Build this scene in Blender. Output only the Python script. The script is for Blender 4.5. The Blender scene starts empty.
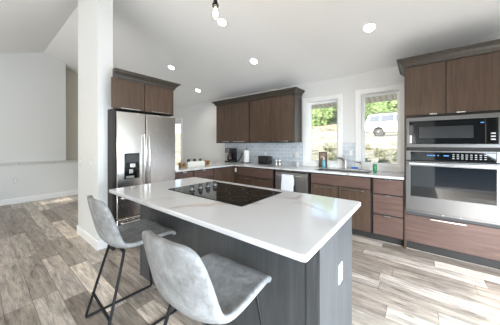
import bpy, bmesh, math, random
from mathutils import Vector, Matrix
S = bpy.context.scene
COL = S.collection
random.seed(7)

# ------------------------------------------------------------------ camera
YAW = math.radians(38.2)
CAMZ = 1.335
cd = bpy.data.cameras.new('camera'); cam = bpy.data.objects.new('camera', cd); COL.objects.link(cam)
cam.location = (0, 0, CAMZ); cam.rotation_euler = (math.pi/2, 0, YAW)
cd.sensor_width = 36; cd.lens = 215/500*36; cd.shift_y = -(162.5-144.7)/500
cd.clip_start = .05; cd.clip_end = 300
S.camera = cam

# ------------------------------------------------------------------ world, sun, fill lamps, exposure
w = bpy.data.worlds.new('world'); S.world = w; w.use_nodes = True
nt = w.node_tree; nt.nodes.clear()
sky = nt.nodes.new('ShaderNodeTexSky'); sky.sky_type = 'NISHITA'; sky.sun_disc = False
sky.sun_elevation = math.radians(24); sky.sun_rotation = math.radians(180); sky.air_density = 1.0; sky.dust_density = 1.5
bg = nt.nodes.new('ShaderNodeBackground'); bg.inputs[1].default_value = .42
wo = nt.nodes.new('ShaderNodeOutputWorld')
nt.links.new(sky.outputs[0], bg.inputs[0]); nt.links.new(bg.outputs[0], wo.inputs[0])

sd = bpy.data.lights.new('sun', 'SUN'); sun = bpy.data.objects.new('sun', sd); COL.objects.link(sun)
SUN_EL = math.radians(24)
sun.rotation_euler = (math.pi/2-SUN_EL, 0, 0)      # shines towards +Y
sd.energy = 4.6; sd.angle = math.radians(.6); sd.color = (1, .96, .88)

def area(name, loc, rot, sx, sy, power, color=(1, 1, 1)):
    l = bpy.data.lights.new(name, 'AREA'); l.shape = 'RECTANGLE'; l.size = sx; l.size_y = sy; l.energy = power; l.color = color
    o = bpy.data.objects.new(name, l); COL.objects.link(o); o.location = loc; o.rotation_euler = rot
    return o
# added fill lamps at the rear and right wall openings, brightening the room
area('fill_rear', (-2.9, -2.02, 1.6), (math.radians(138), 0, 0), 5.6, 1.2, 54, (1, .975, .93))
area('fill_right', (1.66, .7, .85), (0, math.radians(35), 0), 1.5, 3.7, 345, (.76, .88, 1))

S.view_settings.view_transform = 'Standard'; S.view_settings.look = 'None'
S.view_settings.gamma = 1; S.view_settings.use_curve_mapping = False
S.view_settings.exposure = 0.42
S.cycles.use_denoising = True
S.cycles.max_bounces = 10; S.cycles.diffuse_bounces = 6; S.cycles.glossy_bounces = 5
S.cycles.transmission_bounces = 6; S.cycles.transparent_max_bounces = 12
S.cycles.sample_clamp_indirect = 6; S.cycles.caustics_reflective = False; S.cycles.caustics_refractive = False

# ------------------------------------------------------------------ materials
MATS = {}
def mat(name, color=(.8, .8, .8), rough=.5, metal=0, spec=.5, emit=None, estr=0, coat=0):
    m = bpy.data.materials.new(name); m.use_nodes = True
    b = m.node_tree.nodes['Principled BSDF']
    b.inputs['Base Color'].default_value = (*color, 1); b.inputs['Roughness'].default_value = rough
    b.inputs['Metallic'].default_value = metal; b.inputs['Specular IOR Level'].default_value = spec
    b.inputs['Coat Weight'].default_value = coat
    if emit: b.inputs['Emission Color'].default_value = (*emit, 1); b.inputs['Emission Strength'].default_value = estr
    MATS[name] = m
    return m
def N(m, t, **kw):
    n = m.node_tree.nodes.new('ShaderNode'+t)
    for k, v in kw.items(): setattr(n, k, v)
    return n
def lk(m, a, b): m.node_tree.links.new(a, b)
def bsdf(m): return m.node_tree.nodes['Principled BSDF']
def mapped(m, scale, coord='Object'):
    tc = N(m, 'TexCoord'); mp = N(m, 'Mapping'); mp.inputs['Scale'].default_value = scale
    lk(m, tc.outputs[coord], mp.inputs[0]); return mp.outputs[0]
def noise(m, vec, scale, detail=4, rough=.5, dist=0):
    n = N(m, 'TexNoise'); n.inputs['Scale'].default_value = scale; n.inputs['Detail'].default_value = detail
    n.inputs['Roughness'].default_value = rough; n.inputs['Distortion'].default_value = dist
    lk(m, vec, n.inputs['Vector']); return n.outputs['Fac']
def ramp(m, fac, stops):
    r = N(m, 'ValToRGB'); e = r.color_ramp.elements
    while len(e) < len(stops): e.new(.5)
    for i, (p, c) in enumerate(stops): e[i].position = p; e[i].color = (*c, 1)
    lk(m, fac, r.inputs[0]); return r.outputs[0]
def bump(m, fac, strength, dist=.01):
    b = N(m, 'Bump'); b.inputs['Strength'].default_value = strength; b.inputs['Distance'].default_value = dist
    lk(m, fac, b.inputs['Height']); lk(m, b.outputs[0], bsdf(m).inputs['Normal'])

def paint(name, c, rough=.6):
    m = mat(name, c, rough, spec=.3)
    f = noise(m, mapped(m, (1, 1, 1)), 90, 3)
    bump(m, f, .08, .002)
    return m
paint('wall_paint', (.74, .745, .735)); paint('ceiling_paint', (.92, .915, .905), .8)
paint('trim_paint', (.88, .88, .87), .35); paint('beige_paint', (.56, .52, .44))

def wood(name, c1, c2, c3, rough=.38, vertical=True):
    m = mat(name, c1, rough, spec=.45)
    v = mapped(m, (9, 9, .7) if vertical else (.7, 9, 9))
    f1 = noise(m, v, 3.0, 6, .6, .6); f2 = noise(m, mapped(m, (60, 60, 2) if vertical else (2, 60, 60)), 2, 3)
    mx = N(m, 'Math', operation='MULTIPLY_ADD'); mx.inputs[1].default_value = .35
    lk(m, f2, mx.inputs[0])
    ad = N(m, 'Math', operation='MULTIPLY'); ad.inputs[1].default_value = .75; lk(m, f1, ad.inputs[0])
    lk(m, ad.outputs[0], mx.inputs[2])
    lk(m, ramp(m, mx.outputs[0], [(.35, c1), (.55, c2), (.75, c3)]), bsdf(m).inputs['Base Color'])
    return m
wood('cabinet_wood', (.048, .029, .019), (.082, .050, .033), (.112, .070, .046), .36)
wood('cabinet_wood_across', (.072, .041, .032), (.108, .063, .049), (.148, .088, .070), .42, False)
wood('crown_wood', (.040, .032, .025), (.058, .047, .037), (.078, .064, .051), .35)
wood('island_wood', (.047, .049, .050), (.060, .063, .065), (.078, .081, .084), .36)
wood('oak', (.25, .14, .06), (.40, .24, .11), (.52, .33, .17), .5)
mat('toe_kick', (.025, .022, .020), .5); mat('carcass_dark', (.018, .014, .012), .6)

# quartz with brown grey veins
m = mat('quartz', (.82, .82, .81), .10, spec=.5, coat=.2)
v = mapped(m, (1, 1, 1))
nz = N(m, 'TexNoise'); nz.inputs['Scale'].default_value = 1.6; nz.inputs['Detail'].default_value = 5; lk(m, v, nz.inputs['Vector'])
mixv = N(m, 'Mix', data_type='RGBA'); mixv.inputs['Factor'].default_value = .35
lk(m, v, mixv.inputs['A']); lk(m, nz.outputs['Color'], mixv.inputs['B'])
vo = N(m, 'TexVoronoi', feature='DISTANCE_TO_EDGE'); vo.inputs['Scale'].default_value = 1.9; lk(m, mixv.outputs['Result'], vo.inputs['Vector'])
vein = ramp(m, vo.outputs['Distance'], [(0, (1, 1, 1)), (.018, (.55, .55, .55)), (.055, (0, 0, 0))])
msk = ramp(m, noise(m, v, 2.2, 2), [(.48, (0, 0, 0)), (.60, (1, 1, 1))])
mu = N(m, 'Math', operation='MULTIPLY'); lk(m, vein, mu.inputs[0]); lk(m, msk, mu.inputs[1])
mu2 = N(m, 'Math', operation='MULTIPLY'); mu2.inputs[1].default_value = .8; lk(m, mu.outputs[0], mu2.inputs[0])
cm = N(m, 'Mix', data_type='RGBA'); cm.inputs['A'].default_value = (.64, .64, .645, 1); cm.inputs['B'].default_value = (.42, .33, .27, 1)
lk(m, mu2.outputs[0], cm.inputs['Factor']); lk(m, cm.outputs['Result'], bsdf(m).inputs['Base Color'])

# plank floor, planks run along X
def plank_floor():
    m = mat('floor_planks', (.4, .35, .3), .33, spec=.6)
    tc = N(m, 'TexCoord'); sp = N(m, 'SeparateXYZ'); lk(m, tc.outputs['Object'], sp.inputs[0])
    def M(op, a, b=None, c=None):
        n = N(m, 'Math', operation=op)
        for i, q in enumerate((a, b, c)):
            if q is None: continue
            if isinstance(q, (int, float)): n.inputs[i].default_value = q
            else: lk(m, q, n.inputs[i])
        return n.outputs[0]
    W, L = .165, 1.05
    ry = M('DIVIDE', M('ADD', sp.outputs[1], 50.03), W); row = M('FLOOR', ry)
    wn = N(m, 'TexWhiteNoise', noise_dimensions='1D'); lk(m, row, wn.inputs['W'])
    rx = M('ADD', M('DIVIDE', M('ADD', sp.outputs[0], 60), L), wn.outputs['Value']); colm = M('FLOOR', rx)
    cb = N(m, 'CombineXYZ'); lk(m, row, cb.inputs[0]); lk(m, colm, cb.inputs[1])
    w2 = N(m, 'TexWhiteNoise', noise_dimensions='3D'); lk(m, cb.outputs[0], w2.inputs['Vector'])
    # grain with an offset for each plank
    off = N(m, 'VectorMath', operation='MULTIPLY'); lk(m, w2.outputs['Color'], off.inputs[0]); off.inputs[1].default_value = (37, 37, 37)
    ad = N(m, 'VectorMath', operation='ADD'); lk(m, tc.outputs['Object'], ad.inputs[0]); lk(m, off.outputs[0], ad.inputs[1])
    def st(sx, sy):
        mp = N(m, 'Mapping'); mp.inputs['Scale'].default_value = (sx, sy, 1); lk(m, ad.outputs[0], mp.inputs[0]); return mp.outputs[0]
    g1 = noise(m, st(1.3, 8), 2.4, 8, .66, .7)
    g2 = noise(m, st(3, 55), 2.4, 5, .65)
    base = ramp(m, w2.outputs['Value'], [(0, (.225, .180, .142)), (.40, (.31, .26, .21)), (.72, (.40, .343, .288)), (.86, (.47, .405, .34)), (.90, (.66, .56, .46)), (1, (.72, .62, .51))])
    gr = ramp(m, g1, [(.30, (.38, .36, .35)), (.43, (.80, .80, .80)), (.60, (1.25, 1.25, 1.25)), (.78, (1.6, 1.6, 1.62))])
    mm = N(m, 'Mix', data_type='RGBA', blend_type='MULTIPLY'); mm.inputs['Factor'].default_value = 1
    lk(m, base, mm.inputs['A']); lk(m, gr, mm.inputs['B'])
    gf = ramp(m, g2, [(.32, (.66, .65, .64)), (.5, (1, 1, 1)), (.7, (1.22, 1.22, 1.22))])
    m2 = N(m, 'Mix', data_type='RGBA', blend_type='MULTIPLY'); m2.inputs['Factor'].default_value = 1
    lk(m, mm.outputs['Result'], m2.inputs['A']); lk(m, gf, m2.inputs['B'])
    fy = M('FRACT', ry); fx = M('FRACT', rx)
    sy = M('MINIMUM', fy, M('SUBTRACT', 1, fy)); sx = M('MULTIPLY', M('MINIMUM', fx, M('SUBTRACT', 1, fx)), L/W)
    sm = M('LESS_THAN', M('MINIMUM', sx, sy), .010)
    m3 = N(m, 'Mix', data_type='RGBA'); lk(m, sm, m3.inputs['Factor']); lk(m, m2.outputs['Result'], m3.inputs['A']); m3.inputs['B'].default_value = (.10, .08, .07, 1)
    lk(m, m3.outputs['Result'], bsdf(m).inputs['Base Color'])
    bump(m, g2, .12, .002)
plank_floor()

# marble subway tile
m = mat('subway_tile', (.7, .72, .74), .18, spec=.5)
def brickmat(m, vec, bw, rh, mort, c1, c2, cm_, name=None):
    br = N(m, 'TexBrick'); br.inputs['Scale'].default_value = 1; br.inputs['Brick Width'].default_value = bw; br.inputs['Row Height'].default_value = rh
    br.inputs['Mortar Size'].default_value = mort; br.inputs['Color1'].default_value = (*c1, 1); br.inputs['Color2'].default_value = (*c2, 1); br.inputs['Mortar'].default_value = (*cm_, 1)
    lk(m, vec, br.inputs['Vector']); return br
tc = N(m, 'TexCoord'); sp = N(m, 'SeparateXYZ'); cb = N(m, 'CombineXYZ'); lk(m, tc.outputs['Object'], sp.inputs[0])
lk(m, sp.outputs[0], cb.inputs[0]); lk(m, sp.outputs[2], cb.inputs[1])
br = brickmat(m, cb.outputs[0], .155, .078, .005, (.58, .62, .66), (.49, .54, .585), (.72, .74, .76))
tn = ramp(m, noise(m, mapped(m, (1, 1, 1)), 5, 3, .5, .5), [(.3, (.90, .91, .92)), (.6, (1.06, 1.06, 1.06))])
mm = N(m, 'Mix', data_type='RGBA', blend_type='MULTIPLY'); mm.inputs['Factor'].default_value = 1
lk(m, br.outputs['Color'], mm.inputs['A']); lk(m, tn, mm.inputs['B']); lk(m, mm.outputs['Result'], bsdf(m).inputs['Base Color'])
m = mat('ledge_tile', (.6, .58, .54), .4)
tc = N(m, 'TexCoord'); sp = N(m, 'SeparateXYZ'); cb = N(m, 'CombineXYZ'); lk(m, tc.outputs['Object'], sp.inputs[0])
lk(m, sp.outputs[1], cb.inputs[0]); lk(m, sp.outputs[0], cb.inputs[1])
br = brickmat(m, cb.outputs[0], .6, 3, .006, (.62, .61, .58), (.56, .55, .52), (.40, .38, .34)); br.offset = 0
lk(m, br.outputs['Color'], bsdf(m).inputs['Base Color'])

# metals
def steel(name, c, rough, scale):
    m = mat(name, c, rough, 1)
    f = noise(m, mapped(m, scale), 6, 3)
    r = N(m, 'MapRange'); r.inputs['To Min'].default_value = rough-.06; r.inputs['To Max'].default_value = rough+.08
    lk(m, f, r.inputs[0]); lk(m, r.outputs[0], bsdf(m).inputs['Roughness']); return m
steel('stainless', (.31, .305, .30), .34, (3, 3, 30)); steel('oven_steel', (.20, .198, .195), .34, (3, 3, 30)); steel('stainless_fridge', (.60, .565, .54), .24, (90, 90, 1.0))
mat('nickel', (.40, .37, .33), .3, 1); mat('bright_steel', (.80, .80, .80), .18, 1)
mat('black_metal', (.008, .008, .009), .6, spec=.3); mat('black_plastic', (.012, .012, .013), .28)
mat('black_glass', (.006, .007, .008), .04, spec=.6); mat('cooktop_glass', (.010, .011, .010), .06, spec=.5)
mat('burner_ring', (.045, .045, .045), .3); mat('oven_rack', (.03, .032, .034), .2)
mat('white_plastic', (.66, .66, .655), .4); mat('slot_dark', (.05, .05, .05), .6)
mat('paper', (.85, .85, .84), .9); mat('towel_cloth', (.76, .77, .81), .95)
mat('green_soap', (.02, .30, .10), .2, coat=.4); mat('blue_soap', (.12, .38, .44), .2, coat=.3); mat('blue_sponge', (.05, .13, .42), .8)
mat('photo_dark', (.09, .055, .04), .4); mat('photo_light', (.30, .20, .15), .5); mat('cream_paint', (.74, .72, .66), .6)
mat('succulent', (.035, .045, .035), .6); mat('grey_print', (.16, .17, .17), .5)
mat('blue_display', (.02, .06, .2), .3, emit=(.12, .45, 1), estr=.9); mat('white_print', (.6, .6, .6), .5)
mat('red_print', (.35, .03, .03), .5)
mat('lamp_emitter', (1, 1, 1), .5, emit=(1, .96, .90), estr=14); mat('bulb_glow', (1, .9, .7), .5, emit=(1, .90, .74), estr=30)
mat('coffee_glass', (.03, .02, .015), .05)
m = mat('stool_suede', (.30, .30, .295), .75, spec=.25)
v = mapped(m, (1, 1, 1))
a = noise(m, v, 16, 8, .68, 1.0); b_ = noise(m, v, 5, 4, .6, .8)
q = N(m, 'Math', operation='MULTIPLY_ADD'); q.inputs[1].default_value = .5; lk(m, a, q.inputs[0])
q2 = N(m, 'Math', operation='MULTIPLY'); q2.inputs[1].default_value = .5; lk(m, b_, q2.inputs[0]); lk(m, q2.outputs[0], q.inputs[2])
lk(m, ramp(m, q.outputs[0], [(.34, (.150, .146, .140)), (.5, (.240, .240, .236)), (.64, (.345, .35, .355))]), bsdf(m).inputs['Base Color'])
bump(m, a, .12, .003)
mat('stool_seam', (.36, .36, .355), .75)
# glass panes
def glass(name, tint, gl):
    m = bpy.data.materials.new(name); m.use_nodes = True; n = m.node_tree; n.nodes.clear()
    o = n.nodes.new('ShaderNodeOutputMaterial'); mx = n.nodes.new('ShaderNodeMixShader'); t = n.nodes.new('ShaderNodeBsdfTransparent'); g = n.nodes.new('ShaderNodeBsdfGlossy')
    t.inputs[0].default_value = (*tint, 1); g.inputs['Roughness'].default_value = .02; mx.inputs[0].default_value = gl
    n.links.new(t.outputs[0], mx.inputs[1]); n.links.new(g.outputs[0], mx.inputs[2]); n.links.new(mx.outputs[0], o.inputs[0]); MATS[name] = m
glass('window_glass', (.97, .98, .98), .05); glass('bulb_glass', (.96, .93, .88), .10)
# outdoors
m = mat('dry_grass', (.6, .55, .4), .95, spec=.1)
v = mapped(m, (1, 1, 1)); f = noise(m, v, 2.5, 8, .7, .5)
c1 = ramp(m, f, [(.34, (.12, .14, .06)), (.44, (.33, .28, .18)), (.53, (.56, .49, .36)), (.68, (.68, .62, .52))])
lk(m, c1, bsdf(m).inputs['Base Color'])
mat('gravel', (.62, .59, .54), .95)
def leafmat(name, a, b):
    m = mat(name, a, .7, spec=.2); lk(m, ramp(m, noise(m, mapped(m, (1, 1, 1)), 3, 3), [(.35, a), (.65, b)]), bsdf(m).inputs['Base Color'])
leafmat('leaves', (.16, .27, .10), (.36, .48, .22)); leafmat('shrub_leaves', (.18, .20, .10), (.42, .40, .26)); mat('bark', (.12, .09, .07), .9)
m = mat('soffit_boards', (.62, .50, .40), .6)
tc = N(m, 'TexCoord'); wv = N(m, 'TexWave'); wv.inputs['Scale'].default_value = 3.2; wv.bands_direction = 'X'; lk(m, tc.outputs['Object'], wv.inputs['Vector'])
lk(m, ramp(m, wv.outputs['Fac'], [(.0, (.62, .48, .36)), (.2, (.93, .76, .58)), (1, (.94, .80, .64))]), bsdf(m).inputs['Base Color'])
mat('car_paint', (.72, .73, .75), .25, coat=.6); mat('car_glass', (.10, .13, .17), .08); mat('tire', (.03, .03, .03), .8); mat('car_trim', (.06, .06, .065), .5)
mat('tail_red', (.35, .02, .02), .3); mat('rock', (.45, .42, .38), .9)

# ------------------------------------------------------------------ helpers
class MB:
    def __init__(s): s.bm = bmesh.new()
    def box(s, x0, x1, y0, y1, z0, z1):
        vs = [s.bm.verts.new((x, y, z)) for z in (z0, z1) for y in (y0, y1) for x in (x0, x1)]
        for f in ((0, 2, 3, 1), (4, 5, 7, 6), (0, 1, 5, 4), (2, 6, 7, 3), (0, 4, 6, 2), (1, 3, 7, 5)): s.bm.faces.new([vs[i] for i in f])
        return s
    def tube(s, pts, r, n=10, closed=False, r1=None):
        pts = [Vector(p) for p in pts]; rings = []; N_ = len(pts); up = None
        for i, p in enumerate(pts):
            if closed: d = pts[(i+1) % N_]-pts[i-1]
            elif i == 0: d = pts[1]-p
            elif i == N_-1: d = p-pts[-2]
            else: d = (pts[i+1]-p).normalized()+(p-pts[i-1]).normalized()
            d.normalize()
            if up is None: up = Vector((0, 0, 1)) if abs(d.z) < .9 else Vector((1, 0, 0))
            a = d.cross(up).normalized(); b = a.cross(d).normalized(); up = b
            rr = r if r1 is None else r+(r1-r)*i/(N_-1)
            rings.append([s.bm.verts.new(p+rr*(math.cos(t)*a+math.sin(t)*b)) for t in [2*math.pi*k/n for k in range(n)]])
        for i in range(N_ if closed else N_-1):
            A, B = rings[i], rings[(i+1) % N_]
            for k in range(n): s.bm.faces.new([A[k], A[(k+1) % n], B[(k+1) % n], B[k]])
        if not closed: s.bm.faces.new(rings[0][::-1]); s.bm.faces.new(rings[-1])
        return s
    def lathe(s, prof, c=(0, 0, 0), n=24, axis='Z'):
        c = Vector(c); rings = []
        for r, h in prof:
            ring = []
            for k in range(n):
                t = 2*math.pi*k/n; p = (r*math.cos(t), r*math.sin(t), h)
                if axis == 'Y': p = (p[0], h, p[1])
                if axis == 'X': p = (h, p[0], p[1])
                ring.append(s.bm.verts.new(c+Vector(p)))
            rings.append(ring)
        for A, B in zip(rings, rings[1:]):
            for k in range(n): s.bm.faces.new([A[k], A[(k+1) % n], B[(k+1) % n], B[k]])
        s.bm.faces.new(rings[0][::-1]); s.bm.faces.new(rings[-1]); return s
    def prism(s, poly, a0, a1, axis='X'):
        def P(u, v, a): return {'X': (a, u, v), 'Y': (u, a, v), 'Z': (u, v, a)}[axis]
        A = [s.bm.verts.new(P(u, v, a0)) for u, v in poly]; B = [s.bm.verts.new(P(u, v, a1)) for u, v in poly]
        n = len(poly); s.bm.faces.new(A[::-1]); s.bm.faces.new(B)
        for i in range(n): s.bm.faces.new([A[i], A[(i+1) % n], B[(i+1) % n], B[i]])
        return s
    def sweep(s, path, prof):
        """path: plan points (x,y); prof: (out, z); mitred, open polyline, outward = right-hand normal"""
        P = [Vector(p) for p in path]; rings = []
        for i, p in enumerate(P):
            ds = []
            if i > 0: ds.append((p-P[i-1]).normalized())
            if i < len(P)-1: ds.append((P[i+1]-p).normalized())
            ns = [Vector((d.y, -d.x)) for d in ds]
            nn = ns[0] if len(ns) == 1 else (ns[0]+ns[1]).normalized()
            k = 1 if len(ns) == 1 else 1/max(.3, nn.dot(ns[0]))
            rings.append([s.bm.verts.new((p.x+nn.x*o*k, p.y+nn.y*o*k, z)) for o, z in prof])
        n = len(prof)
        for A, B in zip(rings, rings[1:]):
            for k in range(n): s.bm.faces.new([A[k], A[(k+1) % n], B[(k+1) % n], B[k]])
        s.bm.faces.new(rings[0][::-1]); s.bm.faces.new(rings[-1]); return s

def finish(name, mb, m, parent=None, bevel=0, smooth=False, rel=None, segs=2):
    bm = mb.bm
    bmesh.ops.recalc_face_normals(bm, faces=bm.faces)
    if rel is not None: bmesh.ops.translate(bm, verts=bm.verts, vec=-Vector(rel))
    me = bpy.data.meshes.new(name); bm.to_mesh(me); bm.free()
    me.materials.append(MATS[m])
    o = bpy.data.objects.new(name, me); COL.objects.link(o)
    if parent: o.parent = parent
    if bevel:
        b = o.modifiers.new('bevel', 'BEVEL'); b.width = bevel; b.segments = segs; b.limit_method = 'ANGLE'; b.angle_limit = math.radians(40)
    if smooth: me.polygons.foreach_set('use_smooth', [True]*len(me.polygons)); me.update(); me.set_sharp_from_angle(angle=math.radians(38))
    return o
def tag(o, label, cat, group=None, kind=None):
    o['label'] = label; o['category'] = cat
    if group: o['group'] = group
    if kind: o['kind'] = kind
    return o
def thing(name, label, cat, loc=(0, 0, 0), rz=0, group=None):
    o = bpy.data.objects.new(name, None); COL.objects.link(o); o.empty_display_size = .1
    o.location = loc; o.rotation_euler = (0, 0, rz); return tag(o, label, cat, group)
class T:
    """a thing whose parts are given in world coordinates"""
    def __init__(s, name, label, cat, loc, group=None): s.r = thing(name, label, cat, loc, 0, group); s.loc = loc
    def p(s, name, mb, m, bevel=0, smooth=False, parent=None, label=None):
        o = finish(name, mb, m, parent or s.r, bevel, smooth, s.loc)
        if label: o['label'] = label
        return o
def single(name, label, cat, mb, m, loc, bevel=0, smooth=False, group=None):
    o = finish(name, mb, m, None, bevel, smooth, loc); o.location = loc; return tag(o, label, cat, group)
def struct(name, mb, m, bevel=0, parent=None, smooth=False):
    o = finish(name, mb, m, parent, bevel, smooth)
    if parent is None: o['kind'] = 'structure'
    return o
def box(*a): return MB().box(*a)
def copy_tree(o, parent=None):
    c = o.copy(); COL.objects.link(c)
    if parent: c.parent = parent
    for ch in o.children: copy_tree(ch, c)
    return c

# ------------------------------------------------------------------ room shell
YB = 4.03; XL = -7.2; XR = 1.76; YR = -2.0; RID = 1.02; ZR = 3.61; SL = .352
CX = -4.0                                   # where kitchen tile begins
def cz(y): return ZR-SL*abs(y-RID)
def wall_y(name, y0, y1, x0, x1, ztop, holes, m='wall_paint'):
    """wall parallel to X made of blocks round its openings (one mesh)"""
    mb = MB(); x = x0
    for (a, b, c, d) in sorted(holes):
        mb.box(x, a, y0, y1, 0, ztop)
        if c > 0: mb.box(a, b, y0, y1, 0, c)
        mb.box(a, b, y0, y1, d, ztop); x = b
    mb.box(x, x1, y0, y1, 0, ztop)
    bmesh.ops.remove_doubles(mb.bm, verts=mb.bm.verts, dist=1e-5)
    return struct(name, mb, m)
WIN = [(-1.745, -1.145, .985, 2.175), (-.785, -.225, .985, 2.195)]
DOOR = (-6.95, -5.97, .05, 2.10)
struct('floor', box(-8.4, XR, YR-.2, YB+.05, -.08, 0), 'floor_planks')
wall_y('wall_back', YB, YB+.16, -8.4, XR, cz(YB)+.03, WIN+[DOOR])
wall_y('wall_rear', YR-.16, YR, -8.4, XR, cz(YR)+.03, [(-6.95, -6.6, 1.30, 1.80), (-5.7, -.1, 1.0, 2.2), (.375, 1.7, .02, 2.33)])
mb = MB()
g = lambda y: cz(y)+.03
def wx(mb, x0, x1, y0, y1, z0): mb.prism([(y0, z0), (y1, z0), (y1, g(y1))]+([(RID, g(RID))] if y0 < RID < y1 else [])+[(y0, g(y0))], x0, x1, 'X')
mb = MB(); wx(mb, XR, XR+.16, 3.1, YB+.16, 0); wx(mb, XR, XR+.16, YR-.16, -1.1, 0); wx(mb, XR, XR+.16, -1.1, 3.1, 2.3); mb.box(XR, XR+.16, -1.1, 3.1, 0, .2)
struct('wall_right', mb, 'wall_paint')
mb = MB(); mb.box(XL-.13, XL, YR, YB, 0, .865)
struct('wall_half', mb, 'wall_paint')
mb = MB(); wx(mb, XL-.25, XL-.10, YR, 1.45, .8); struct('wall_left', mb, 'wall_paint')
mb = MB(); wx(mb, XL-.55, XL-.40, YR, YB, 0); struct('wall_recess', mb, 'beige_paint')
mb = MB(); wx(mb, XL-.40, XL-.25, 1.40, 1.45, 0); struct('wall_recess_side', mb, 'beige_paint')
struct('trim_ledge', box(XL-.40, XL+.02, YR, YB, .865, .925), 'ledge_tile', .004)
# ceiling : two slopes meeting at the ridge
mb = MB(); t = .12
mb.prism([(YR-.16, cz(YR-.16)), (RID, ZR), (YB+.16, cz(YB+.16)), (YB+.16, cz(YB+.16)+t), (RID, ZR+t), (YR-.16, cz(YR-.16)+t)], -8.4, XR+.16, 'X')
struct('ceiling', mb, 'ceiling_paint')
# short wall and post end under the ridge, beside the refrigerator
struct('wall_post', box(-4.07, -3.2, .95, 1.12, 0, cz(1.12)), 'wall_paint', .003)
struct('wall_behind_fridge', box(-4.07, -3.93, 1.12, 1.98, 0, 2.16), 'wall_paint')
mb = MB(); mb.sweep([(-3.2, 1.12), (-3.2, .95), (-4.07, .95), (-4.07, 1.2)], [(0, 0), (-.014, 0), (-.014, .10), (-.008, .115), (0, .115)])
struct('baseboard_post', mb, 'trim_paint')
struct('baseboard_left', MB().prism([(XL, 0), (XL+.014, 0), (XL+.014, .11), (XL+.008, .125), (XL, .125)], YR, YB, 'Y'), 'trim_paint')
struct('baseboard_back', box(-7.2, -7.03, YB-.014, YB, 0, .12).box(-5.88, -3.7, YB-.014, YB, 0, .12), 'trim_paint', .003)
# backsplash tile, with notches round the two windows
mb = MB(); y0, y1 = YB-.012, YB
mb.box(CX, -1.825, y0, y1, .915, 1.39); mb.box(-1.065, -.865, y0, y1, .915, 1.37)
struct('wall_backsplash', mb, 'subway_tile')

# windows
def window(n, a, b, c, d, z_case_bot=.916):
    yf = YB+.085
    mb = MB()   # frame: vinyl sash
    k = .05
    mb.box(a, a+k, yf, yf+.05, c, d).box(b-k, b, yf, yf+.05, c, d).box(a+k, b-k, yf, yf+.05, c, c+k).box(a+k, b-k, yf, yf+.05, d-k, d)
    fr = struct('window_%d' % n, mb, 'trim_paint', .004)
    struct('window_glass', box(a+k, b-k, yf+.02, yf+.026, c+k, d-k), 'window_glass', parent=fr)
    j = MB(); j.box(a, a+.012, YB, yf, c, d).box(b-.012, b, YB, yf, c, d).box(a+.012, b-.012, YB, yf, d-.012, d).box(a+.012, b-.012, YB, yf, c, c+.014)
    struct('window_jamb', j, 'trim_paint', parent=fr)
    cs = MB(); cw = .075
    cs.box(a-cw, a+.004, YB-.018, YB+.001, z_case_bot, d+cw).box(b-.004, b+(cw if n == 1 else .06), YB-.018, YB+.001, z_case_bot, d+cw)
    cs.box(a+.004, b-.004, YB-.018, YB+.001, d-.004, d+cw).box(a+.004, b-.004, YB-.018, YB+.001, z_case_bot, c+.004)
    cs.box(a-cw-.006, b+(cw+.006 if n == 1 else .06), YB-.026, YB-.018, d+cw-.014, d+cw)
    struct('window_casing', cs, 'trim_paint', .003, parent=fr)
for i, q in enumerate(WIN): window(i+1, *q)
# far glass door at the left end of the back wall
a, b, c, d = DOOR
mb = MB(); mb.box(a, a+.07, YB+.05, YB+.1, c, d).box(b-.07, b, YB+.05, YB+.1, c, d).box(a+.07, b-.07, YB+.05, YB+.1, c, c+.12).box(a+.07, b-.07, YB+.05, YB+.1, d-.08, d)
dr = struct('door_1', mb, 'trim_paint', .003)
struct('door_glass', box(a+.07, b-.07, YB+.07, YB+.076, c+.12, d-.08), 'window_glass', parent=dr)
mb = MB(); mb.box(a-.08, a, YB-.018, YB, 0, d+.08).box(b, b+.08, YB-.018, YB, 0, d+.08).box(a, b, YB-.018, YB, d, d+.08)
struct('door_casing', mb, 'trim_paint', .003, parent=dr)
# rear and right glazing frames (behind and beside the camera)
mb = MB()
for x in (-5.7, -4.3, -2.9, -1.5, -.16): mb.box(x, x+.06, YR-.1, YR-.05, 1.0, 2.2)
mb.box(-5.7, -.1, YR-.1, YR-.05, 1.0, 1.05).box(-5.7, -.1, YR-.1, YR-.05, 2.15, 2.2); struct('window_3', mb, 'trim_paint')
mb = MB()
for y in (-1.1, .3, 1.7, 3.04): mb.box(XR+.05, XR+.1, y, y+.06, .2, 2.3)
mb.box(XR+.05, XR+.1, -1.1, 3.1, .2, .26).box(XR+.05, XR+.1, -1.1, 3.1, 2.24, 2.3); struct('window_4', mb, 'trim_paint')

# ------------------------------------------------------------------ outdoors
def gz(x, y):
    ks = [(4.2, -.15), (5.5, .15), (8, .62), (12, 1.05), (16, 1.55), (19, 1.95), (23, 2.0), (26, 2.7), (32, 3.6), (60, 6)]
    z = ks[-1][1]
    for (p, a), (q_, b) in zip(ks, ks[1:]):
        if p <= y < q_: z = a+(b-a)*(y-p)/(q_-p); break
    if y < 4.2: z = -.15
    s = max(0, min(1, (-3.8-x)/4)) * max(0, min(1, (y-6)/14))
    return z+1.0*s
mb = MB(); nx, ny = 60, 56; V = []
for j in range(ny+1):
    y = 4.22+(j/ny)**1.6*56
    row = []
    for i in range(nx+1):
        x = -42+64*i/nx; r = random.Random(i*977+j)
        row.append(mb.bm.verts.new((x, y, gz(x, y)+(r.uniform(-.06, .06) if y > 5 else 0))))
    V.append(row)
for j in range(ny):
    for i in range(nx): mb.bm.faces.new([V[j][i], V[j][i+1], V[j+1][i+1], V[j+1][i]])
struct('ground', mb, 'dry_grass', smooth=True)
struct('ground_yard', box(-30, 25, -40, YR-.2, -.3, -.14), 'gravel')
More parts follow.
